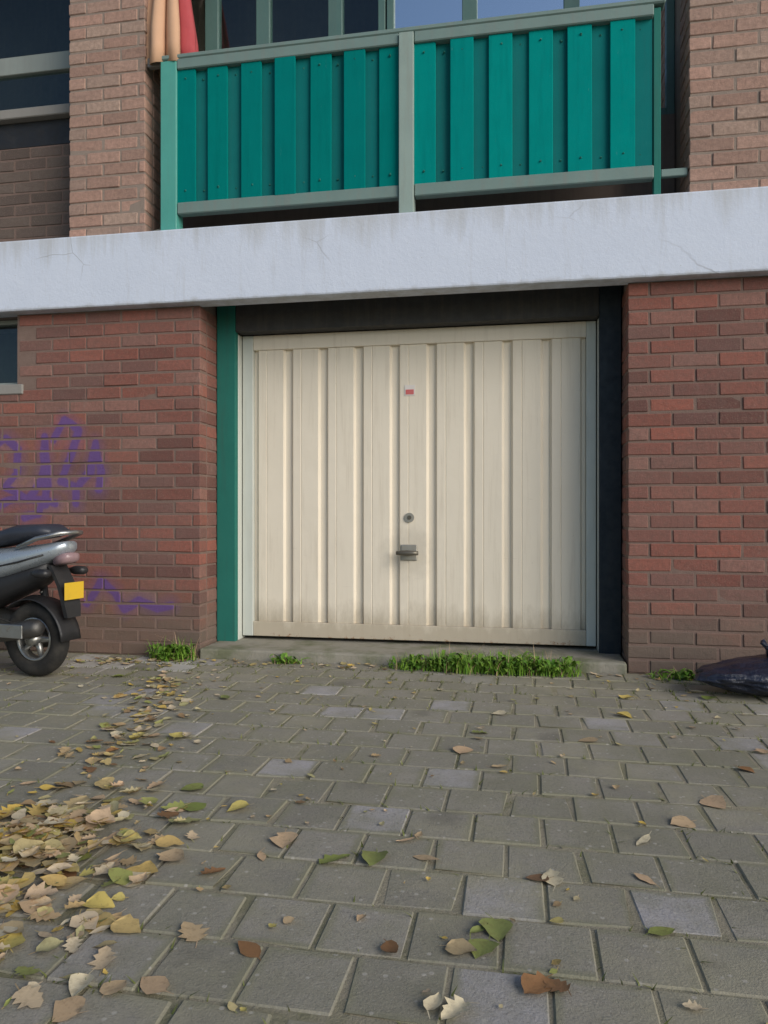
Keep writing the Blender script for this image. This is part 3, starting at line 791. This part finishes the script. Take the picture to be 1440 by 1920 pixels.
# ------------------------------------------------------------------ fallen leaves
def leaf_bm(bm_, mt, size, typ, curl):
    """0 pointed oval, 1 broad heart, 2 lobed, 3 narrow, all with a folded midrib, wavy edge and stalk"""
    rr = random.random
    if typ == 2: prof = [(0, .1), (.1, .34), (.2, .22), (.34, .5), (.46, .24), (.6, .4), (.7, .2), (.84, .2), (1, .01)]
    elif typ == 1: prof = [(-.04, .06), (0, .28), (.16, .46), (.36, .5), (.56, .42), (.76, .26), (.9, .11), (1, .01)]
    elif typ == 3: prof = [(0, .02), (.15, .14), (.35, .2), (.55, .19), (.75, .13), (.9, .06), (1, .005)]
    else: prof = [(0, .03), (.12, .2), (.3, .33), (.5, .35), (.7, .26), (.87, .12), (1, .008)]
    fold, roll, twist = curl*random.uniform(.3, 1.2), curl*random.uniform(-.5, 1.6), random.gauss(0, .5)*curl
    tear = random.randrange(1, len(prof)-1) if rr() < .3 else -1
    vv = []
    for k, (t, w) in enumerate(prof):
        wl, wr = w*size*random.uniform(.82, 1.12), w*size*random.uniform(.82, 1.12)
        if k == tear: wl *= .45
        z = roll*size*.7*(t-.45)**2; tw = twist*(t-.5)
        row = []
        for f, ww in ((-1, wl), (-.55, wl), (0, 0), (.55, wr), (1, wr)):
            y = f*ww; lift = fold*abs(y)*.7+.9*curl*(abs(f) == 1)*random.uniform(-.05, .1)*size
            row.append(bm_.verts.new(mt @ Vector(((t-.5)*size+abs(f)*random.uniform(-.02, .02)*size, y*(1-.25*fold), z+lift+tw*y))))
        vv.append(row)
    for a, c in zip(vv[:-1], vv[1:]):
        for k in range(4): bm_.faces.new((a[k], a[k+1], c[k+1], c[k]))
    z0 = roll*size*.7*.2; b_ = random.gauss(0, .12)*size
    s0 = [bm_.verts.new(mt @ Vector(p)) for p in ((-size*.5, -.0013, z0), (-size*.5, .0013, z0), (-size*.8, b_+.0008, .002), (-size*.8, b_-.0008, .002))]
    bm_.faces.new(s0)
random.seed(5)
from mathutils import Euler
def lm(x, y, z): return Matrix.Translation((x, y, z)) @ Euler((random.gauss(0, .13), random.gauss(0, .13), random.uniform(0, 6.28))).to_matrix().to_4x4()
LEAVES = {
'cream': [(-1.94, -0.65), (-1.83, -1.06), (-1.68, -1.34), (-1.68, -1.68), (-1.51, -2.42), (-0.97, -2.82), (-0.86, -3.24), (-0.12, -1.05), (0.33, -2.35), (0.07, -2.62), (-0.13, -3.19), (-0.17, -3.17), (0.88, -0.45)],
'tan': [(-1.13, -2.62), (-0.93, -2.7), (-1.12, -3.09), (-0.67, -2.54), (-0.33, -2.47), (-0.26, -2.57), (-0.3, -2.43), (-0.24, -1.63), (-0.09, -1.79), (0.46, -2.2), (0.6, -2.02), (0.3, -2.58), (-0.13, -2.98), (-0.73, -3.02), (-0.79, -3.23), (-0.72, -3.21), (0.91, -1.42), (-1.37, -2.34), (-0.7, -2.64), (0.25, -1.4)],
'yellow': [(-1.74, -1.4), (-1.58, -1.7), (-1.47, -2.55), (-1.34, -2.73), (0.5, -0.63), (0.45, -0.99), (-0.99, -2.95), (-1.1, -3.13), (-1.11, -2.62)],
'green': [(-2.27, -0.65), (-1.18, -2.74), (-1.11, -2.2), (-1.04, -2.35), (-0.5, -2.62), (-0.4, -2.6), (-0.1, -2.9), (-0.06, -2.89), (-0.09, -2.97), (0.3, -2.83), (-0.19, -1.37), (0.91, -0.56), (-1.48, -1.0)],
'brown': [(-1.58, -1.88), (-1.55, -2.09), (0.06, -3.07), (0.02, -3.08), (0.03, -2.63), (-0.58, -3.06), (-0.28, -3.01), (0.79, -1.66), (-1.33, -2.79), (-1.34, -2.59), (-1.15, -2.85), (-0.79, -2.75)],
}
LEAFLAB = {'cream': 'pale cream', 'tan': 'tan', 'yellow': 'yellow', 'green': 'green', 'brown': 'dark brown'}
NUM = 'first second third fourth fifth sixth seventh eighth ninth tenth eleventh twelfth thirteenth fourteenth fifteenth sixteenth seventeenth eighteenth nineteenth twentieth'.split()
def across(p):
    d = Vector((p[0], p[1], 0))-CAM; return d.dot(rt)/d.dot(fw)
for k, pts in LEAVES.items():
    for i, (x, y) in enumerate(sorted(pts, key=across)):
        b = bmesh.new(); leaf_bm(b, Matrix.Identity(4), random.uniform(.055, .09), random.choice((0, 1, 1, 2, 2, 0, 3)), random.uniform(.1, .5))
        o = link('fallen_leaf', raw(b), 'leaf_'+k, None, (x, y, .005), (random.gauss(0, .07), random.gauss(0, .07), random.uniform(0, 6.28)), smooth=True)
        where = 'close to the building' if y > -1.5 else ('midway across the paving' if y > -2.5 else 'on the nearest paving')
        tag(o, 'large %s fallen leaf %s, %s from the left of its colour' % (LEAFLAB[k], where, NUM[i]), 'leaf', k+' leaves scattered on the paving')
b = bmesh.new()
def litter(x, y, z, s): leaf_bm(b, lm(x, y, z), s*random.uniform(.75, 1.3), random.choice((0, 1, 1, 2, 2, 3)), random.uniform(.05, .6))
for _ in range(520):          # the drift at the left
    a = random.uniform(0, 6.28); r = abs(random.gauss(0, .5))
    x, y = -1.36+.42*r*math.cos(a), -2.72+.55*r*math.sin(a)
    litter(x, y, .006+max(0, .045*(1-r))*random.random(), random.uniform(.035, .08))
for _ in range(90):           # thin tail of the drift towards the camera
    litter(-1.1+random.gauss(0, .12), -3.15+random.gauss(0, .16), .006, random.uniform(.03, .07))
for _ in range(60):          # along the foot of the left wall
    litter(random.uniform(-2.75, -2.1), random.uniform(-.35, -.08), .006, random.uniform(.025, .05))
for _ in range(170):          # the line of leaves leading to the left wall corner
    t = random.random(); x = -1.98+.5*t+random.gauss(0, .12); y = -.55-1.5*t+random.gauss(0, .1)
    litter(x, y, .006, random.uniform(.025, .06))
for _ in range(420):          # bits blown over the whole paving
    litter(random.uniform(-3.2, 1.7), random.uniform(-3.6, -.05), .005, random.uniform(.012, .034))
for _ in range(110):          # gathered at the threshold and the wall foot
    litter(random.uniform(-2.6, 1.2), random.uniform(-.16, .0)-.03, .006, random.uniform(.02, .045))
lt = link('leaf_litter', raw(b), 'leaf_mix', smooth=True); kind(lt, 'stuff'); lt['label'] = 'drift of yellow and tan autumn leaves on the left of the paving'; lt['category'] = 'leaf litter'
